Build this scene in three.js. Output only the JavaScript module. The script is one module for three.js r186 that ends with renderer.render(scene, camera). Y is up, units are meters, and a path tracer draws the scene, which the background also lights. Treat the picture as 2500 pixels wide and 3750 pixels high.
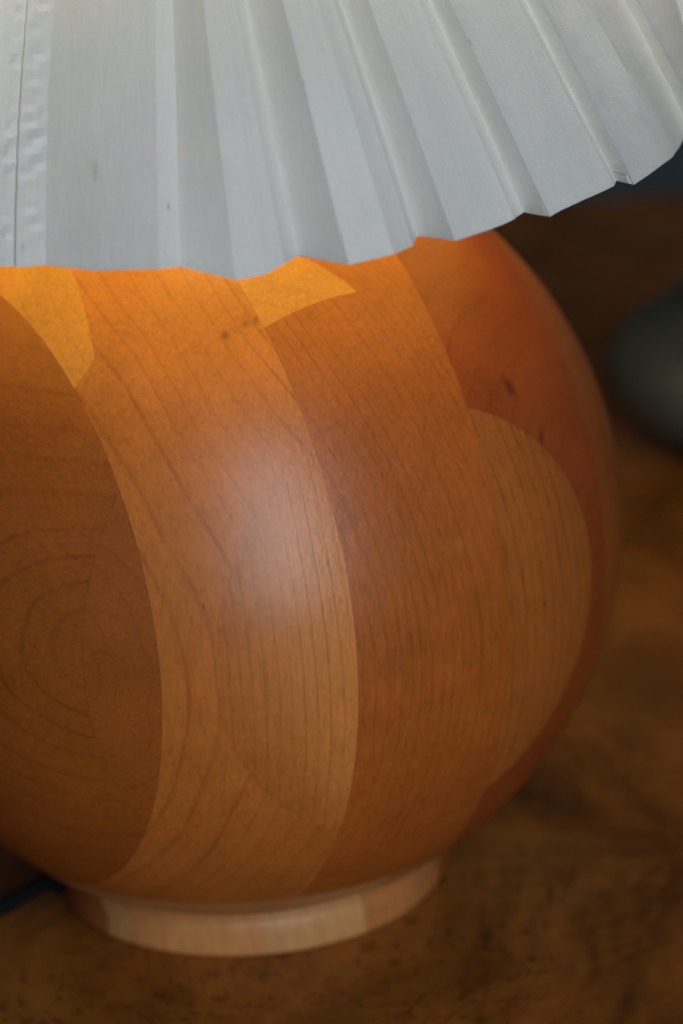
import * as THREE from 'three';
import { mergeGeometries, mergeVertices, toCreasedNormals } from 'three/addons/utils/BufferGeometryUtils.js';
import { RectAreaLightUniformsLib } from 'three/addons/lights/RectAreaLightUniformsLib.js';

// ---------------------------------------------------------------- camera, light, exposure
const scene = new THREE.Scene();
const camera = new THREE.PerspectiveCamera(15.0, 682 / 1024, 0.05, 30);
camera.position.set(0, 0.5887, 1.2045);
camera.up.set(0.0696, 0.93263, -0.35406);
camera.lookAt(0.02909, 0.23207, 0.27068);
camera.focus = 1.152;
camera.userData.fStop = 6.0;
scene.add(camera);

const renderer = new THREE.WebGLRenderer({ antialias: true });
renderer.setSize(682, 1024);
renderer.toneMapping = THREE.LinearToneMapping;
renderer.toneMappingExposure = 1.26;
renderer.shadowMap.enabled = true;
renderer.shadowMap.type = THREE.PCFSoftShadowMap;
RectAreaLightUniformsLib.init();

scene.background = new THREE.Color().setRGB(0.028, 0.029, 0.031);   // dim room all round

// daylight from a tall window behind the camera
const windowLight = new THREE.RectAreaLight(new THREE.Color().setRGB(0.9, 1.0, 1.1), 6.0, 0.7, 1.7);
windowLight.name = 'window_light';
windowLight.position.set(0.53, 0.86, 2.08);
windowLight.lookAt(0, 0.17, 0.1);
scene.add(windowLight);

const TABLE_Y = 0;
const BULB = [0, 0.362, 0];
const BULB_POWER = 0.064;          // candela-like strength of the lamp in the shade
const BULB_COLOR = [1.0, 0.70, 0.13];

// ---------------------------------------------------------------- helpers
function rng(seed) { let s = seed >>> 0; return () => { s = (s + 0x6D2B79F5) | 0; let t = Math.imul(s ^ (s >>> 15), 1 | s); t = (t + Math.imul(t ^ (t >>> 7), 61 | t)) ^ t; return ((t ^ (t >>> 14)) >>> 0) / 4294967296; }; }
const TAB = (() => { const r = rng(7), t = new Float32Array(65536); for (let i = 0; i < 65536; i++) t[i] = r() * 2 - 1; return t; })();
function h3(x, y, z) { let h = Math.imul(x, 374761393) ^ Math.imul(y, 668265263) ^ Math.imul(z, 2147483647 - 1274126177); h = Math.imul(h ^ (h >>> 13), 1274126177); return TAB[(h ^ (h >>> 16)) & 65535]; }
function noise(x, y, z) {      // value noise, -1..1
  const X = Math.floor(x), Y = Math.floor(y), Z = Math.floor(z);
  let a = x - X, b = y - Y, c = z - Z; a = a * a * (3 - 2 * a); b = b * b * (3 - 2 * b); c = c * c * (3 - 2 * c);
  const l = (p, q, t) => p + (q - p) * t;
  return l(l(l(h3(X, Y, Z), h3(X + 1, Y, Z), a), l(h3(X, Y + 1, Z), h3(X + 1, Y + 1, Z), a), b),
           l(l(h3(X, Y, Z + 1), h3(X + 1, Y, Z + 1), a), l(h3(X, Y + 1, Z + 1), h3(X + 1, Y + 1, Z + 1), a), b), c);
}
const clamp = (x, a, b) => x < a ? a : x > b ? b : x;
const sstep = (a, b, x) => { const t = clamp((x - a) / (b - a), 0, 1); return t * t * (3 - 2 * t); };
const lerp = (a, b, t) => a + (b - a) * t;
const toS = (v) => { v = clamp(v, 0, 1); return 255 * (v <= 0.0031308 ? 12.92 * v : 1.055 * Math.pow(v, 1 / 2.4) - 0.055); };
function colorTexture(w, h, fill) {   // fill(i, j, out) writes linear rgb
  const d = new Uint8Array(w * h * 4), o = [0, 0, 0];
  for (let j = 0; j < h; j++) for (let i = 0; i < w; i++) {
    fill(i, j, o); const k = 4 * (j * w + i);
    d[k] = toS(o[0]); d[k + 1] = toS(o[1]); d[k + 2] = toS(o[2]); d[k + 3] = 255;
  }
  const t = new THREE.DataTexture(d, w, h, THREE.RGBAFormat, THREE.UnsignedByteType);
  t.colorSpace = THREE.SRGBColorSpace; t.magFilter = THREE.LinearFilter; t.minFilter = THREE.LinearFilter; t.needsUpdate = true;
  return t;
}
function greyTexture(w, h, fill) {
  const d = new Uint8Array(w * h * 4);
  for (let j = 0; j < h; j++) for (let i = 0; i < w; i++) { const v = 255 * clamp(fill(i, j), 0, 1), k = 4 * (j * w + i); d[k] = d[k + 1] = d[k + 2] = v; d[k + 3] = 255; }
  const t = new THREE.DataTexture(d, w, h, THREE.RGBAFormat, THREE.UnsignedByteType);
  t.magFilter = THREE.LinearFilter; t.minFilter = THREE.LinearFilter; t.needsUpdate = true;
  return t;
}
const rgb = (r, g, b) => new THREE.Color().setRGB(r, g, b);
function mesh(name, geo, mat, parent) { const m = new THREE.Mesh(geo, mat); m.name = name; m.castShadow = m.receiveShadow = true; parent.add(m); return m; }
const counts = {};
function numbered(name) { const n = counts[name] = (counts[name] ?? -1) + 1; return n ? name + '_' + String(n).padStart(3, '0') : name; }
function lathe(pts, seg = 96) { return new THREE.LatheGeometry(pts.map(([r, y]) => new THREE.Vector2(r, y)), seg); }

// ---------------------------------------------------------------- setting: the table top and the wall beyond it
{
  const N = 2048, tile = 0.72;
  const tex = colorTexture(N, N, (i, j, o) => {
    // tileable by mirrored repeat; metres
    const x = i / N * tile, z = j / N * tile;
    const wx = x + 0.02 * noise(x * 14, z * 14, 3), wz = z + 0.02 * noise(x * 14, z * 14, 9);
    let v = 0.62 + 0.2 * noise(wx * 26, wz * 18, 1) + 0.16 * noise(wx * 75, wz * 40, 5) + 0.1 * noise(wx * 210, wz * 110, 15);
    const band = noise(wx * 9, wz * 9, 21);
    // streaks of straight grain running across between the burl patches
    v += 0.07 * sstep(-0.1, 0.4, band) * noise(x * 25, wz * 420, 2) + 0.07 * noise(x * 420, z * 420, 8);
    // pin knots and eyes
    const k = noise(wx * 380, wz * 180, 31), k2 = noise(wx * 620, wz * 330, 33), dens = sstep(-0.25, 0.5, noise(x * 16, z * 20, 41));
    const eye = Math.max(sstep(0.62, 0.85, k) * dens * 0.8, sstep(0.5, 0.78, k2) * dens * 0.8);
    v *= 1 - 0.5 * eye;
    const red = 0.5 + 0.5 * noise(wx * 11, wz * 13, 51);
    o[0] = 0.42 * v; o[1] = (0.122 + 0.03 * red) * v; o[2] = (0.012 + 0.013 * red) * v;
  });
  tex.wrapS = tex.wrapT = THREE.MirroredRepeatWrapping;
  const rough = greyTexture(512, 512, (i, j) => 0.5 + 0.12 * noise(i * 0.05, j * 0.07, 3) + 0.05 * noise(i * 0.3, j * 0.3, 7));
  rough.wrapS = rough.wrapT = THREE.MirroredRepeatWrapping;
  const W = 1.9, x0 = -0.85, z0 = -0.775, z1 = 0.5;
  const g = new THREE.BoxGeometry(W, 0.034, z1 - z0);
  g.translate(x0 + W / 2, TABLE_Y - 0.017, (z0 + z1) / 2);
  const p = g.attributes.position, uv = g.attributes.uv, nn = g.attributes.normal;
  for (let i = 0; i < p.count; i++) {
    const up = Math.abs(nn.getY(i)) > 0.5;
    uv.setXY(i, (p.getX(i) + 2) / tile, ((up ? p.getZ(i) : p.getY(i)) + 2.3) / tile);
  }
  const t = mesh('table_top', g, new THREE.MeshPhysicalMaterial({ map: tex, roughnessMap: rough, roughness: 1, specularIntensity: 0.5 }), scene);
  t.userData = { kind: 'structure' };
  const wall = mesh('wall', new THREE.BoxGeometry(5, 3, 0.1).translate(0.3, 0.2, -1.75), new THREE.MeshStandardMaterial({ color: rgb(0.10, 0.135, 0.15), roughness: 0.9 }), scene);
  wall.userData = { kind: 'structure' };
  const floor = mesh('floor', new THREE.BoxGeometry(5, 0.1, 5).translate(0.3, -0.8, 0.7), new THREE.MeshStandardMaterial({ color: rgb(0.08, 0.07, 0.06), roughness: 0.8 }), scene);
  floor.userData = { kind: 'structure' };
}

// ---------------------------------------------------------------- the lamp
const lamp = new THREE.Group();
lamp.name = 'table_lamp';
lamp.userData = { label: 'round table lamp turned from glued cherry wood under a white pleated fabric shade', category: 'table lamp' };
scene.add(lamp);

// profile of the turned body, from the hole at the top down to the foot: [r, y]
const A = 0.13, HC = 0.1289, B = 0.1302;
const M_UP = 1.97, M_LOW = 2.03, R_JOIN = 0.0868;
const bodyProfile = [];
for (let i = 0; i <= 70; i++) { const e = Math.PI / 180 * lerp(82, 0, i / 70); bodyProfile.push([A * Math.pow(Math.cos(e), 2 / M_UP), HC + B * Math.pow(Math.sin(e), 2 / M_UP)]); }
for (let i = 1; i <= 80; i++) {
  const e = Math.PI / 180 * i; const r = A * Math.pow(Math.cos(e), 2 / M_LOW), y = HC - B * Math.pow(Math.sin(e), 2 / M_LOW);
  bodyProfile.push([r, y]);
  if (r < R_JOIN) break;
}
const [RJ, YJ] = bodyProfile[bodyProfile.length - 1];
const footProfile = (() => {
  const c = new THREE.CatmullRomCurve3([[RJ, YJ], [0.0765, lerp(YJ, 0.0150, 0.53)], [0.0668, 0.0170], [0.0637, 0.0149], [0.0636, 0.0136], [0.0647, 0.0124], [0.0654, 0.0100], [0.0656, 0.0040], [0.0653, 0.0008], [0.0640, TABLE_Y]].map(([r, y]) => new THREE.Vector3(r, y, 0)));
  const out = []; for (let i = 0; i <= 48; i++) { const v = c.getPoint(i / 48); out.push([v.x, v.y]); } return out;
})();
function profileAt(pf, t) { const x = clamp(t, 0, 1) * (pf.length - 1), i = Math.min(Math.floor(x), pf.length - 2), f = x - i; return [lerp(pf[i][0], pf[i + 1][0], f), lerp(pf[i][1], pf[i + 1][1], f)]; }

// surface as polygons whose corners carry position, normal and (angle, profile) coordinates
function surfacePolygons(pf, seg) {
  const rows = pf.length, V = [];
  for (let i = 0; i < rows; i++) {
    const a = pf[Math.max(i - 1, 0)], b = pf[Math.min(i + 1, rows - 1)], dr = b[0] - a[0], dy = b[1] - a[1], l = Math.hypot(dr, dy);
    const nr = -dy / l, ny = dr / l, row = [];
    for (let j = 0; j <= seg; j++) {
      const ph = -Math.PI + 2 * Math.PI * j / seg, s = Math.sin(ph), c = Math.cos(ph);
      row.push([pf[i][0] * s, pf[i][1], pf[i][0] * c, nr * s, ny, nr * c, ph, i / (rows - 1)]);
    }
    V.push(row);
  }
  const out = [];
  for (let i = 0; i < rows - 1; i++) for (let j = 0; j < seg; j++) out.push([V[i][j], V[i + 1][j], V[i + 1][j + 1], V[i][j + 1]]);
  return out;
}
function clip(polys, n, d) {        // keeps n.(p - centre) >= d
  const side = (v) => n[0] * v[0] + n[1] * (v[1] - HC) + n[2] * v[2] - d, out = [];
  for (const q of polys) {
    const s = q.map(side);
    if (s.every((x) => x >= 0)) { out.push(q); continue; }
    if (s.every((x) => x <= 0)) continue;
    const r = [];
    for (let i = 0; i < q.length; i++) {
      const k = (i + 1) % q.length;
      if (s[i] >= 0) r.push(q[i]);
      if ((s[i] > 0) !== (s[k] > 0) && s[i] !== s[k]) { const t = s[i] / (s[i] - s[k]); r.push(q[i].map((x, m) => lerp(x, q[k][m], t))); }
    }
    if (r.length > 2) out.push(r);
  }
  return out;
}
const GAP = 0.00002;
// takes the convex region out of polys: [the piece, the rest]
function takeOut(polys, planes, gap = GAP) {
  let inside = polys; const rest = [];
  for (const [n, d] of planes) { rest.push(...clip(inside, n.map((x) => -x), -d + gap)); inside = clip(inside, n, d + gap); }
  return [inside, rest];
}
function pieceGeometry(polys) {
  const P = [], N = [], T = [], I = [];
  for (const q of polys) {
    const o = P.length / 3;
    for (const v of q) { P.push(v[0], v[1], v[2]); const l = Math.hypot(v[3], v[4], v[5]); N.push(v[3] / l, v[4] / l, v[5] / l); T.push(v[6], v[7]); }
    for (let k = 1; k < q.length - 1; k++) I.push(o, o + k, o + k + 1);
  }
  const g = new THREE.BufferGeometry();
  g.setAttribute('position', new THREE.Float32BufferAttribute(P, 3)); g.setAttribute('normal', new THREE.Float32BufferAttribute(N, 3)); g.setAttribute('uv', new THREE.Float32BufferAttribute(T, 2)); g.setIndex(I);
  return mergeVertices(g, 1e-7);
}

function connectedPieces(g) {        // one geometry for each separate piece
  const I = g.index.array, n = g.attributes.position.count, par = Array.from({ length: n }, (_, i) => i), find = (x) => { while (par[x] !== x) x = par[x] = par[par[x]]; return x; };
  const key = new Map(), P = g.attributes.position.array;
  for (let i = 0; i < n; i++) { const k = [0, 1, 2].map((c) => Math.round(P[3 * i + c] * 1e6)).join(); if (key.has(k)) par[find(i)] = find(key.get(k)); else key.set(k, i); }
  for (let i = 0; i < I.length; i += 3) { par[find(I[i])] = find(I[i + 1]); par[find(I[i + 1])] = find(I[i + 2]); }
  const groups = new Map(); for (let i = 0; i < I.length; i += 3) { const r = find(I[i]); if (!groups.has(r)) groups.set(r, []); groups.get(r).push(I[i], I[i + 1], I[i + 2]); }
  return [...groups.values()].filter((t) => t.length > 30).map((t) => {
    const at = new Map(), out = {}, idx = t.map((v) => { if (!at.has(v)) at.set(v, at.size); return at.get(v); }), h = new THREE.BufferGeometry();
    for (const k of ['position', 'normal', 'uv']) { const a = g.attributes[k], s = a.itemSize, d = new Float32Array(at.size * s); for (const [v, w] of at) for (let c = 0; c < s; c++) d[w * s + c] = a.array[v * s + c]; h.setAttribute(k, new THREE.BufferAttribute(d, s)); }
    h.setIndex(idx); return h;
  });
}

// wood as a solid: rings round a pith line, seen where the turned surface cuts them
const AL = 0.503, N1 = [-Math.cos(AL), 0, Math.sin(AL)], N2 = [Math.sin(AL), 0, Math.cos(AL)];
const at = (a, y, b) => [N1[0] * a + N2[0] * b, y, N1[2] * a + N2[2] * b];   // a along N1, b along N2, y from the globe's centre
function dirOf(a, y, b) { const v = at(a, y, b), l = Math.hypot(...v); return v.map((x) => x / l); }
function woodSampler(w) {
  const [ox, oy, oz] = w.pith, [dx, dy, dz] = w.dir, S = w.seed * 17.3;
  // an across-grain frame for stretched noise
  const ref = Math.abs(dy) > 0.7 ? [1, 0, 0] : [0, 1, 0];
  let ex = [dy * ref[2] - dz * ref[1], dz * ref[0] - dx * ref[2], dx * ref[1] - dy * ref[0]]; const el = Math.hypot(...ex); ex = ex.map((v) => v / el);
  const ey = [dy * ex[2] - dz * ex[1], dz * ex[0] - dx * ex[2], dx * ex[1] - dy * ex[0]];
  const line = 0.56 * (w.line ?? 0.4), warp = w.warp ?? 0.004, fine = w.fine ?? 1;
  return (X, Y, Z, o) => {
    const x = X - ox, y = Y - HC - oy, z = Z - oz;
    const l = x * dx + y * dy + z * dz, u = x * ex[0] + y * ex[1] + z * ex[2], v = x * ey[0] + y * ey[1] + z * ey[2];
    const wu = u + warp * noise(u * 22 + S, v * 22, l * 9) + 0.25 * warp * noise(u * 90, v * 90 + S, l * 24), wv = v + warp * noise(u * 22, v * 22 + S, l * 9 + 40);
    let s = Math.hypot(wu, wv) / w.spacing;
    s += 0.35 * noise(s * 0.55 + S, 0.5, S) ;
    const k = Math.floor(s), f = s - k, str = 0.45 + 0.55 * Math.abs(TAB[(k * 131 + w.seed * 977) & 65535]);
    // early wood darkens slowly to a thin late line, then starts pale again
    const f2 = (s * 4.3 + 0.6 * noise(s * 1.7, S, 2)) % 1;
    const late = str * (0.28 * f * f + 0.95 * sstep(0.78, 0.93, f) * (1 - sstep(0.95, 1.0, f)) + 0.3 * (1 - sstep(0, 0.1, f))) + 0.2 * sstep(0.45, 0.8, f2) * (1 - sstep(0.85, 1, f2));
    const brk = 0.75 + 0.35 * noise(u * 240 + S, v * 240, l * 70);
    let m = 1 + 0.10 * noise(u * 60 + S, v * 60, l * 22) + (w.figure ?? 0.05) * noise(u * 120, v * 120 + S, l * 190);
    m += fine * (0.10 * noise(u * 1100, v * 1100, l * 150 + S) + 0.10 * noise(u * 2300, v * 2300, l * 500 + S));
    const pore = noise(u * 1700 + S, v * 1700, l * 330);
    m -= fine * 0.15 * sstep(0.4, 0.9, pore);
    if (w.ray) m += w.ray * noise(l * 1500, u * 120, v * 120 + S) * sstep(0.0, 0.5, noise(u * 70, v * 70 + S, l * 30) + 0.25);
    const t = clamp(line * late * brk, 0, 0.85);
    // sapwood: the tone shifts gradually across the board
    const gr = w.grade ? sstep(w.grade[0], w.grade[1], N2[0] * X + N2[2] * Z + 0.003 * noise(u * 80, v * 80, l * 12)) : 1;
    for (let c = 0; c < 3; c++) o[c] = lerp((w.grade ? lerp(w.heart[c], w.pale[c], gr) : w.pale[c]), w.dark[c], t) * m;
    if (w.marks) for (const [mx, my, mz, rx, ry, rz, amt] of w.marks) {   // mineral streaks
      const a = (X - mx) / rx, b = (Y - my) / ry, c = (Z - mz) / rz, q = a * a + b * b + c * c;
      if (q < 1.6) { const e = amt * Math.exp(-q * 2.2) * (0.85 + 0.2 * noise(X * 500, Y * 500, Z * 500)); o[0] *= 1 - e; o[1] *= 1 - e * 0.9; o[2] *= 1 - e * 0.75; }
    }
  };
}
function woodMaterial(geo, pf, w) {
  const uv = geo.attributes.uv; let a0 = 9, a1 = -9, b0 = 9, b1 = -9;
  for (let i = 0; i < uv.count; i++) { const a = uv.getX(i), b = uv.getY(i); a0 = Math.min(a0, a); a1 = Math.max(a1, a); b0 = Math.min(b0, b); b1 = Math.max(b1, b); }
  for (let i = 0; i < uv.count; i++) uv.setXY(i, (uv.getX(i) - a0) / (a1 - a0), (uv.getY(i) - b0) / (b1 - b0));
  let len = 0, rm = 0; for (let i = 0; i < pf.length; i++) { const t = i / (pf.length - 1); if (t < b0 - 0.01 || t > b1 + 0.01) continue; rm = Math.max(rm, pf[i][0]); if (i) len += Math.hypot(pf[i][0] - pf[i - 1][0], pf[i][1] - pf[i - 1][1]); }
  const per = w.back ? 900 : 4600;
  const tw = Math.round(clamp((a1 - a0) * rm * per, 16, 1400)), th = Math.round(clamp(len * per, 16, 1600));
  const smp = woodSampler(w), lum = new Float32Array(tw * th);
  const tex = colorTexture(tw, th, (i, j, o) => {
    const ph = lerp(a0, a1, (i + 0.5) / tw), [r, y] = profileAt(pf, lerp(b0, b1, (j + 0.5) / th));
    smp(r * Math.sin(ph), y, r * Math.cos(ph), o); lum[j * tw + i] = o[0];
  });
  const m = new THREE.MeshPhysicalMaterial({ map: tex, roughness: w.rough ?? 0.37, specularIntensity: 1 });
  if (!w.back) {
    const bw = Math.max(8, tw >> 1), bh = Math.max(8, th >> 1);
    m.bumpMap = greyTexture(bw, bh, (i, j) => { const a = lum[Math.min(2 * j, th - 1) * tw + Math.min(2 * i, tw - 1)]; return 0.5 + 0.9 * (a / w.pale[0] - 0.95); });
    m.bumpScale = 0.00013;
  }
  return m;
}

const S1 = 0.0823, S2 = 0.0291, S3 = -0.0251, S4 = -0.079, L1 = 0.0838, L2 = 0.1102;
const up = dirOf(0, 1, 0);
const CH = { // linear wood colours
  honey: [0.46, 0.20, 0.058], honeyDark: [0.25, 0.085, 0.02],
  mid: [0.36, 0.1, 0.016], midDark: [0.18, 0.043, 0.006],
  deep: [0.315, 0.085, 0.0125], deepDark: [0.145, 0.032, 0.004],
  red: [0.29, 0.06, 0.011], redDark: [0.15, 0.024, 0.003],
  pale: [0.54, 0.215, 0.036], paleDark: [0.40, 0.125, 0.017],
  beige: [0.50, 0.25, 0.085], beigeDark: [0.30, 0.125, 0.032],
};
const wood = (pale, dark, pith, dir, spacing, seed, more = {}) => ({ pale, dark, pith, dir, spacing, seed, ...more });
const blocks = [
  // the outermost board at the left: a front layer with rings round its own heart, and the layer behind
  { planes: [[N1, S1], [N2, L1]], w: wood(CH.deep, CH.deepDark, at(0.112, 0.002, 0.1), dirOf(0.22, 0.08, 1), 0.0066, 3, { line: 0.42, warp: 0.009 }) },
  { planes: [[N1, S1]], w: wood([0.32, 0.086, 0.0125], CH.deepDark, at(0.088, 0.010, 0.05), dirOf(0.16, -0.05, 1), 0.0078, 5, { line: 0.66, warp: 0.006 }) },
  // second board: the pale top piece, the lens of quarter-sawn wood, the wide stave
  { gap: 0, planes: [[[-0.615, 0.714, 0.336], 0.115], [[-0.923, 0.204, 0.325], 0.0802], [N1, S2]], label: 'pale honey wood block with a pointed lower end', w: wood(CH.pale, CH.paleDark, at(-0.1, 0, 0.06), dirOf(0, 1, 0.05), 0.0042, 8, { line: 0.7, warp: 0.003 }) },
  { planes: [[N1, S2], [N2, L2]], gap: 0, w: wood([0.56, 0.195, 0.042], [0.30, 0.085, 0.013], at(-0.1, 0, 0.13), dirOf(0.02, 1, 0.01), 0.0037, 11, { line: 0.8, warp: 0.0015, ray: 0.05, figure: 0.05, grade: [0.109, 0.1235], heart: [0.46, 0.138, 0.0225] }) },
  { planes: [[N1, S2], [N2, 0.0]], w: wood([0.48, 0.145, 0.024], [0.27, 0.066, 0.009], at(-0.105, 0, 0.055), dirOf(0.03, 1, -0.02), 0.0064, 13, { line: 0.85, warp: 0.0045, marks: [[0.003, 0.2226, 0.0902, .0018, .0018, .003, .75], [0.006, 0.2237, 0.0889, .0022, .0012, .003, .2], [0.0094, 0.2247, 0.0876, .002, .0014, .003, .6], [0.0125, 0.2255, 0.0863, .0014, .0014, .003, .75], [-0.0092, 0.1502, 0.1279, .0005, .0013, .004, .9]] }) },
  // third board: front stave, and the pale and orange pieces above it
  { planes: [[N1, S3], [N2, L1]], w: wood([0.40, 0.103, 0.0155], [0.21, 0.045, 0.006], at(-0.2, 0, 0.04), dirOf(0.02, 1, 0.015), 0.0034, 17, { line: 0.85, warp: 0.0022, figure: 0.07 }) },
  { gap: 0, planes: [[N1, S3], [[0.057, 0.626, 0.778], 0.1199], [N2, 0]], label: 'pale honey wood block under the hem', w: wood(CH.pale, CH.paleDark, at(0.1, -0.16, 0.0), dirOf(0.4, 0.5, 1), 0.0075, 19, { line: 0.55, warp: 0.003 }) },
  { planes: [[N1, S3], [N2, 0]], w: wood([0.40, 0.10, 0.011], [0.24, 0.05, 0.004], at(-0.15, -0.2, 0.2), dirOf(0.5, 0.6, -0.6), 0.006, 23, { line: 0.4 }) },
  // fourth board: front stave, figured red wood behind and above it, and the edge beyond
  { planes: [[N1, S4], [N2, L2]], w: wood([0.375, 0.108, 0.0185], [0.19, 0.046, 0.0065], at(-0.19, 0, 0.06), dirOf(0.03, 1, 0.02), 0.0046, 29, { line: 1.0, warp: 0.002, marks: [[0.0962, 0.1271, 0.0874, .0012, .0012, .003, .5]] }) },
  { planes: [[N1, S4], [N2, 0]], label: 'red-brown wood block with a dark knot streak', w: wood(CH.red, CH.redDark, at(-0.048, 0.035, 0.06), dirOf(-0.35, 0.3, 1), 0.0088, 31, { line: 0.55, warp: 0.012, marks: [[0.0871, 0.1965, 0.0690, 0.0011, 0.0014, 0.006, 0.06], [0.0877, 0.1954, 0.0692, 0.0012, 0.0014, 0.006, 0.16], [0.0883, 0.1944, 0.0695, 0.0013, 0.0017, 0.006, 0.30], [0.0889, 0.1933, 0.0697, 0.0016, 0.0020, 0.006, 0.45], [0.0895, 0.1923, 0.0698, 0.0018, 0.0022, 0.006, 0.50], [0.0902, 0.1914, 0.0698, 0.0017, 0.0021, 0.006, 0.42], [0.0908, 0.1904, 0.0699, 0.0014, 0.0018, 0.006, 0.27], [0.0914, 0.1892, 0.0701, 0.0012, 0.0015, 0.006, 0.13], [0.0920, 0.1881, 0.0703, 0.0011, 0.0014, 0.006, 0.05], [0.0926, 0.1869, 0.0705, 0.0011, 0.0014, 0.006, 0.01], [0.0986, 0.1758, 0.0707, .0008, .003, .006, .95]] }) },
  { planes: [[N2, 0]], w: wood([0.30, 0.082, 0.015], CH.redDark, at(-0.2, 0, 0.0), dirOf(0.1, 1, 0.1), 0.007, 37, { line: 0.5, warp: 0.006 }) },
  // round the back
  { planes: [[N1, S1]], w: wood(CH.deep, CH.deepDark, at(0.04, 0, -0.02), dirOf(0, 0.1, 1), 0.012, 41, { back: true }) },
  { planes: [[N1, S2]], w: wood(CH.mid, CH.midDark, at(-0.1, 0, 0), dirOf(0, 1, 0), 0.007, 43, { back: true }) },
  { planes: [[N1, S3]], w: wood(CH.deep, CH.deepDark, at(-0.2, 0, 0), dirOf(0, 1, 0), 0.006, 47, { back: true }) },
  { planes: [[N1, S4]], w: wood(CH.red, CH.redDark, at(-0.2, 0, 0), dirOf(0, 1, 0), 0.006, 53, { back: true }) },
  { planes: [], w: wood(CH.mid, CH.midDark, at(-0.2, 0, 0), dirOf(0, 1, 0), 0.006, 59, { back: true }) },
];
const glue = new THREE.MeshStandardMaterial({ color: rgb(0.16, 0.045, 0.008), roughness: 0.8 });
const body = mesh('lamp_body', lathe(bodyProfile.map(([r, y]) => [r - 0.0004, y]).reverse(), 128), glue, lamp);
{
  let rest = surfacePolygons(bodyProfile, 240);
  for (const b of blocks) {
    const [got, left] = takeOut(rest, b.planes, b.gap); rest = left;
    if (!got.length) continue;
    for (const g of connectedPieces(pieceGeometry(got))) { const m = mesh('wood_block', g, woodMaterial(g, bodyProfile, b.w), body); if (b.label) m.userData.label = b.label; }
  }
}
const foot = mesh('lamp_foot', lathe(footProfile.map(([r, y]) => [r - 0.0004, y]).reverse(), 128), glue, lamp);
{
  const yd = (y) => y - HC;
  const fw = [
    { planes: [[N1, 0.0640], [[0, -1, 0], -yd(0.0136)]], w: wood([0.33, 0.1, 0.026], [0.2, 0.05, 0.01], at(0.3, 0, 0), dirOf(0, 0.2, 1), 0.006, 61) },
    { planes: [[N1, 0.0605]], w: wood(CH.beige, CH.beigeDark, at(0.3, -0.2, 0), dirOf(0.1, 1, 0.2), 0.007, 63) },
    { planes: [[N1, S2]], w: wood([0.51, 0.222, 0.07], [0.36, 0.13, 0.032], at(-0.105, 0, 0.055), dirOf(0.03, 1, -0.02), 0.0068, 13, { line: 0.5, warp: 0.0045 }) },
    { planes: [[N1, -0.0044]], w: wood(CH.beige, CH.beigeDark, at(-0.2, 0, 0.03), dirOf(0.1, 1, 0), 0.0065, 67, { line: 0.6 }) },
    { planes: [[N1, -0.045]], w: wood([0.44, 0.165, 0.048], [0.29, 0.09, 0.02], at(-0.2, 0, 0.03), dirOf(0.1, 1, 0), 0.008, 71) },
    { planes: [], w: wood(CH.mid, CH.midDark, at(-0.2, 0, 0.03), dirOf(0.1, 1, 0), 0.008, 73, { back: true }) },
  ];
  let rest = surfacePolygons(footProfile, 240);
  for (const b of fw) {
    const [got, left] = takeOut(rest, b.planes); rest = left;
    if (!got.length) continue;
    for (const g of connectedPieces(pieceGeometry(got))) mesh('wood_block', g, woodMaterial(g, footProfile, { rough: 0.5, ...b.w }), foot);
  }
}

// ---------------------------------------------------------------- fitting and bulb inside the shade
{
  const brass = new THREE.MeshStandardMaterial({ color: rgb(0.6, 0.42, 0.18), metalness: 1, roughness: 0.35 });
  mesh('lamp_socket', lathe([[0, 0.256], [0.024, 0.256], [0.025, 0.259], [0.020, 0.263], [0.0165, 0.265], [0.0165, 0.316], [0.024, 0.319], [0.024, 0.328], [0.021, 0.331], [0, 0.331]], 48), brass, lamp);
  const bulb = mesh('light_bulb', new THREE.SphereGeometry(0.028, 32, 24).translate(...BULB), new THREE.MeshStandardMaterial({ color: rgb(0.9, 0.9, 0.88), emissive: rgb(...BULB_COLOR), emissiveIntensity: 6, roughness: 0.4 }), lamp);
  bulb.castShadow = false;
  const l = new THREE.PointLight(rgb(...BULB_COLOR), BULB_POWER); l.name = 'bulb_light'; l.position.set(...BULB); l.castShadow = true; l.shadow.radius = 1.3;
  l.shadow.mapSize.set(1024, 1024); l.shadow.camera.near = 0.02;
  lamp.add(l);
}

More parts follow.
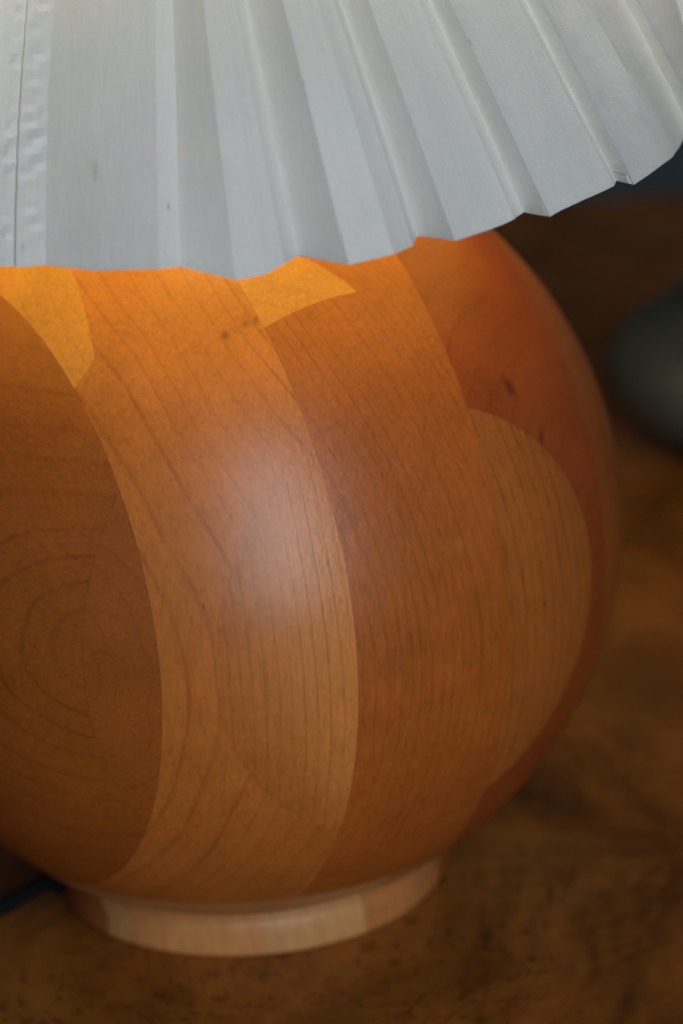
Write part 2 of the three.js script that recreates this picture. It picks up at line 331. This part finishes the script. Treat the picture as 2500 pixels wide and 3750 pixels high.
// ---------------------------------------------------------------- the pleated shade
{
  const Y0 = 0.2648, Y1 = 0.372, D = Math.PI / 180;
  // fold points round the hem: [angle in degrees, radius]; ridge, soft bend, valley, ridge ...
  const folds = [          // [angle, radius at the hem, angle at the top, drop of the hem]
    [-26.0, 0.1585, -37], [-23.4, 0.1555, -33.4], [-21.9, 0.1545, -31.2], [-20.85, 0.1528, -29.9],        // left end under the overlap
    [-20.8, 0.1550, -29.5], [-17.9, 0.1518, -25.3], [-14.5, 0.1540, -20, 0.0002], [-12.0, 0.1564, -16.2, 0.0004], [-8.3, 0.1588, -10.8, 0.0013], [-5.2, 0.1602, -5.9, 0.0018], [-3.13, 0.1542, -3.0, 0.0004],
    [2.44, 0.1632, 1.2, -0.0020], [5.4, 0.1630, 4.2, -0.0012], [7.6, 0.1580, 6.2, -0.0006], [9.7, 0.1496, 8.2, -0.0012], [13.52, 0.1650, 13.4, -0.0008], [18.4, 0.1636, 18.6], [21.4, 0.1578, 21.6, -0.0004], [23.55, 0.1492, 23.6, -0.0010],
    [25.08, 0.1643, 26.2], [34.4, 0.1562], [37.4, 0.1512, 37.4, -0.0007], [37.1, 0.1630, 38.2], [49.6, 0.1580], [52.0, 0.1546, 52.0, -0.0004], [50.7, 0.1632, 52.8], [61.5, 0.1604, 57.9], [72.5, 0.1574, 63.2], [70.4, 0.1640, 64.6], [79.0, 0.1620, 77.0], [86.0, 0.1570, 84.0], [86.4, 0.1635, 86.0]];
  const R = rng(5);
  for (let k = 1; k <= 17; k++) { const b = 86.4 + k * (242.6 - 9) / 17.2 + (R() - 0.5) * 1.5; folds.push([b - 4.5, 0.158], [b - 0.8, 0.1535 + R() * 0.001], [b, 0.163 + R() * 0.002]); }
  folds.push([329.5, 0.1552, 319], [334, 0.1585, 323]);
  const cols = [];      // [angle, radius, fold id, along the hem]
  let along = 0;
  for (let i = 0; i < folds.length - 1; i++) {
    const [a, r, at0 = a, dy0 = 0] = folds[i], [b, q, bt0 = b, dy1 = 0] = folds[i + 1], x0 = r * Math.sin(a * D), z0 = r * Math.cos(a * D), x1 = q * Math.sin(b * D), z1 = q * Math.cos(b * D), len = Math.hypot(x1 - x0, z1 - z0);
    const seam = a >= -23.5 && a < -14.6, n = Math.max(1, Math.round(len / (seam ? 0.0006 : 0.0035)));
    for (let k = 0; k < n; k++) { const t = k / n, x = lerp(x0, x1, t), z = lerp(z0, z1, t); cols.push([Math.atan2(x, z) / D, Math.hypot(x, z), along + len * t, a, Math.atan2(x, z) / D + lerp(at0 - a, bt0 - b, t), lerp(dy0, dy1, t)]); }
    along += len;
  }
  { const [a, r] = folds[folds.length - 1]; cols.push([a, r, along, a, a, 0]); }
  // the shade is pushed a little out of round: its top is wider across than front to back
  const OVAL = [[0, 0.0705], [8, 0.0705], [24, 0.0773], [37, 0.0841], [51, 0.0925], [66, 0.111], [80, 0.134], [100, 0.137], [140, 0.12], [181, 0.11]];
  function topRadius(d) { for (let i = 1; i < OVAL.length; i++) if (d <= OVAL[i][0]) return lerp(OVAL[i - 1][1], OVAL[i][1], sstep(0, 1, (d - OVAL[i - 1][0]) / (OVAL[i][0] - OVAL[i - 1][0])) * 0.35 + 0.65 * (d - OVAL[i - 1][0]) / (OVAL[i][0] - OVAL[i - 1][0])); return 0.11; }
  const ROWS = 72;
  function point(c, t, inset = 0) {
    const [a0, rh, s, id, aTop, drop] = c, a = lerp(a0, aTop, Math.min(t, 1)), y = lerp(Y0, Y1, t);
    const RT = topRadius(Math.abs(a));
    let r = (t < 1 ? lerp(rh, RT + (rh - 0.158) * 0.42, t) : RT + (rh - 0.158) * 0.42 - 0.07 * (t - 1)) - inset;
    const amp = Math.max(0, 1 - t);
    r += 0.00045 * amp * noise(s * 60, t * 5, 2) + 0.0002 * noise(s * 160, t * 14, 6);
    if (id >= -23.5 && id < -14.6) {                       // puckers of the glued side seam
      const w = Math.exp(-Math.pow((a0 + 19.4) / 1.2, 2)) * (a0 > -20.83 ? 1 : 0) + Math.exp(-Math.pow((a0 + 21.9) / 0.6, 2)) * (a0 <= -20.83 ? 1 : 0);
      const ph = t * 30 * 2 * Math.PI * 1.05 + (a0 + 19) * 0.9 + 2.6 * noise(t * 9, 3, 1) + 0.8 * noise(t * 40, 8, 1);
      r += w * (0.0013 * (0.6 + 0.5 * noise(t * 23, 1, 5)) * Math.sin(ph) + 0.0003 * noise(t * 60, a0, 4)) * sstep(0.0, 0.12, t + 0.03);
    }
    const yy = y + drop * Math.max(0, 1 - t / 0.3) + (rh - 0.158) * 0.02 * amp + 0.0004 * noise(s * 45, 8, 3) * (1 - sstep(0, 0.05, t));
    return [r * Math.sin(a * D), yy, r * Math.cos(a * D)];
  }
  const slant = Math.hypot(Y1 - Y0, 0.075);
  function sheet(t0, t1, rows, inset, flip) {
    const P = [], U = [], I = [];
    for (let i = 0; i <= rows; i++) for (const c of cols) { const t = lerp(t0, t1, i / rows); P.push(...point(c, t, inset)); U.push(c[2], t * slant); }
    const n = cols.length;
    for (let i = 0; i < rows; i++) for (let j = 0; j < n - 1; j++) { const a = i * n + j, b = a + 1, c = a + n, d = c + 1; if (flip) I.push(a, c, b, b, c, d); else I.push(a, b, c, b, d, c); }
    const g = new THREE.BufferGeometry(); g.setAttribute('position', new THREE.Float32BufferAttribute(P, 3)); g.setAttribute('uv', new THREE.Float32BufferAttribute(U, 2)); g.setIndex(I);
    return g;
  }
  // woven cloth: fine ribs along the slant, faint slubs, a few stains where the photograph has them
  const TS = 1024, tile = 0.12;
  const weave = (i, j) => { const x = i / TS * tile, y = j / TS * tile; return 0.55 * Math.sin(2 * Math.PI * x / tile * 150 + 1.5 * noise(x * 300, y * 60, 2)) * (0.6 + 0.4 * noise(x * 900, y * 120, 3)) + 0.35 * Math.sin(2 * Math.PI * y / tile * 170) + 0.4 * noise(x * 1500, y * 250, 9); };
  const bumpT = greyTexture(TS, TS, (i, j) => 0.5 + 0.3 * weave(i, j)); bumpT.wrapS = bumpT.wrapT = THREE.RepeatWrapping; bumpT.repeat.set(1 / tile, 1 / tile);
  const SW = 2048, SH = 1024, range = 0.30;
  const alongAt = (deg) => { let m = cols[0]; for (const c of cols) if (c[0] > -30 && Math.abs(c[0] - deg) < Math.abs(m[0] - deg)) m = c; return m[2]; };
  const stains = [[-12, 0.225, 0.0010, 0.0026, 0.3], [-11.6, 0.205, 0.0006, 0.0012, 0.3], [-4.6, 0.134, 0.0005, 0.0010, 0.75], [-20.2, 0.045, 0.0006, 0.0018, 0.3], [36.9, 0.43, 0.0007, 0.0010, 0.55], [31, 0.56, 0.0005, 0.0006, 0.7], [13.7, 0.4, 0.0004, 0.0012, 0.35], [14, 0.375, 0.0004, 0.0007, 0.35], [17.5, 0.47, 0.0003, 0.0004, 0.4]].map(([deg, t, ...m]) => [alongAt(deg), t * slant, ...m]);
  const colT = colorTexture(SW, SH, (i, j, o) => {
    const x = i / SW * range, y = j / SH * 0.15;
    let v = 1 + 0.03 * noise(x * 70, y * 30, 1) + 0.02 * noise(x * 1600, y * 160, 5) + 0.03 * noise(x * 2600, y * 2600, 12) + 0.012 * noise(x * 400, y * 25, 17), st = 0;
    for (const [sx, sy, rx, ry, a] of stains) { const q = ((x - sx) / rx) ** 2 + ((y - sy) / ry) ** 2; if (q < 6) st = Math.max(st, a * Math.exp(-q) * (0.7 + 0.5 * noise(x * 3000, y * 3000, 2))); }
    o[0] = 0.73 * v * (1 - st * 0.8); o[1] = 0.74 * v * (1 - st * 0.9); o[2] = 0.725 * v * (1 - st);
  });
  colT.wrapS = colT.wrapT = THREE.MirroredRepeatWrapping; colT.repeat.set(1 / range, 1 / 0.15);
  const cloth = new THREE.MeshPhysicalMaterial({ map: colT, bumpMap: bumpT, bumpScale: 0.0002, roughness: 0.85, transmission: 0.08, thickness: 0, side: THREE.DoubleSide, sheen: 0.15, sheenRoughness: 0.6, sheenColor: rgb(1, 1, 1) });
  const shade = mesh('lamp_shade', toCreasedNormals(sheet(0, 1.4, ROWS, 0, false), 0.22), cloth, lamp);
  // the hem turned up inside, and the folded edge
  const hem = mergeGeometries([sheet(0.0, 0.022, 2, 0.0015, true)]);
  mesh('hem', toCreasedNormals(hem, 0.22), cloth, shade);
  {
    const P = [], I = [], U = [];
    for (const c of cols) { const a = point(c, 0, 0), b = point(c, 0, 0.0015); P.push(...a, ...b); U.push(c[2], 0, c[2], 0.001); }
    for (let j = 0; j < cols.length - 1; j++) I.push(2 * j, 2 * j + 1, 2 * j + 2, 2 * j + 1, 2 * j + 3, 2 * j + 2);
    const g = new THREE.BufferGeometry(); g.setAttribute('position', new THREE.Float32BufferAttribute(P, 3)); g.setAttribute('uv', new THREE.Float32BufferAttribute(U, 2)); g.setIndex(I); g.computeVertexNormals();
    mesh('hem_edge', g, cloth, shade);
  }
  const wire = new THREE.MeshStandardMaterial({ color: rgb(0.7, 0.68, 0.62), metalness: 1, roughness: 0.4 });
  mesh('shade_ring', new THREE.TorusGeometry(0.045, 0.0015, 10, 96).rotateX(Math.PI / 2).translate(0, 0.412, 0), wire, shade);
  for (let k = 0; k < 3; k++) {
    const a = k * 2 * Math.PI / 3 + 0.5, s = Math.sin(a), c = Math.cos(a);
    mesh('shade_arm', new THREE.TubeGeometry(new THREE.CatmullRomCurve3([new THREE.Vector3(0.045 * s, 0.412, 0.045 * c), new THREE.Vector3(0.044 * s, 0.37, 0.044 * c), new THREE.Vector3(0.034 * s, 0.32, 0.034 * c), new THREE.Vector3(0.0165 * s, 0.308, 0.0165 * c)]), 24, 0.0012, 8), wire, shade);
  }
}

// ---------------------------------------------------------------- the cord leaving the foot
{
  const rubber = new THREE.MeshPhysicalMaterial({ color: rgb(0.005, 0.005, 0.005), roughness: 0.8, specularIntensity: 0.25 });
  const c = new THREE.CatmullRomCurve3([[-0.056, 0.0085, 0.0115], [-0.066, 0.0085, 0.0135], [-0.074, 0.0068, 0.0165], [-0.086, 0.0034, 0.0225], [-0.100, 0.0028, 0.028], [-0.14, 0.0028, 0.034], [-0.20, 0.0028, 0.01]].map((v) => new THREE.Vector3(...v)));
  mesh('power_cord', new THREE.TubeGeometry(c, 90, 0.0029, 16), rubber, lamp);
  const g = lathe([[0.0032, -0.004], [0.0046, -0.004], [0.0056, 0.000], [0.0056, 0.0022], [0.0046, 0.0036], [0.0031, 0.0044]], 32);
  const q = new THREE.Quaternion().setFromUnitVectors(new THREE.Vector3(0, 1, 0), new THREE.Vector3(-0.94, -0.1, 0.25).normalize());
  g.applyQuaternion(q).translate(-0.0645, 0.0086, 0.0132);
  mesh('cord_grommet', g, rubber, lamp);
}

// ---------------------------------------------------------------- the pot in the background
{
  const pot = new THREE.Group(); pot.name = 'ceramic_pot'; pot.position.set(0.223, TABLE_Y, -0.378); pot.scale.setScalar(0.93); scene.add(pot);
  pot.userData = { label: 'dark grey-green rounded pot out of focus on the table behind the lamp', category: 'pot' };
  const tex = colorTexture(512, 256, (i, j, o) => { const a = i / 512 * 2 * Math.PI, v = 1 + 0.25 * noise(2 * Math.cos(a) + 5, 2 * Math.sin(a), j * 0.03) + 0.1 * noise(9 * Math.cos(a), 9 * Math.sin(a) + 7, j * 0.12); o[0] = 0.05 * v; o[1] = 0.052 * v; o[2] = 0.045 * v; });
  tex.wrapS = THREE.RepeatWrapping;
  const glaze = new THREE.MeshPhysicalMaterial({ map: tex, roughness: 0.45 });
  const pf = [[0, 0], [0.026, 0], [0.0285, 0.002], [0.029, 0.006]];
  for (let i = 0; i <= 40; i++) { const e = lerp(-58, 66, i / 40) * Math.PI / 180; pf.push([0.062 * Math.cos(e), 0.042 + 0.038 * Math.sin(e)]); }
  mesh('pot_body', lathe(pf, 96), glaze, pot);
  const top = pf[pf.length - 1];
  mesh('pot_rim', lathe([[top[0], top[1]], [top[0] - 0.0008, top[1] + 0.003], [top[0] + 0.001, top[1] + 0.0065], [top[0] - 0.001, top[1] + 0.008], [top[0] - 0.003, top[1] + 0.0065], [top[0] - 0.004, top[1] - 0.003], [0.02, 0.012], [0, 0.010]], 96), glaze, pot);
}

renderer.render(scene, camera);
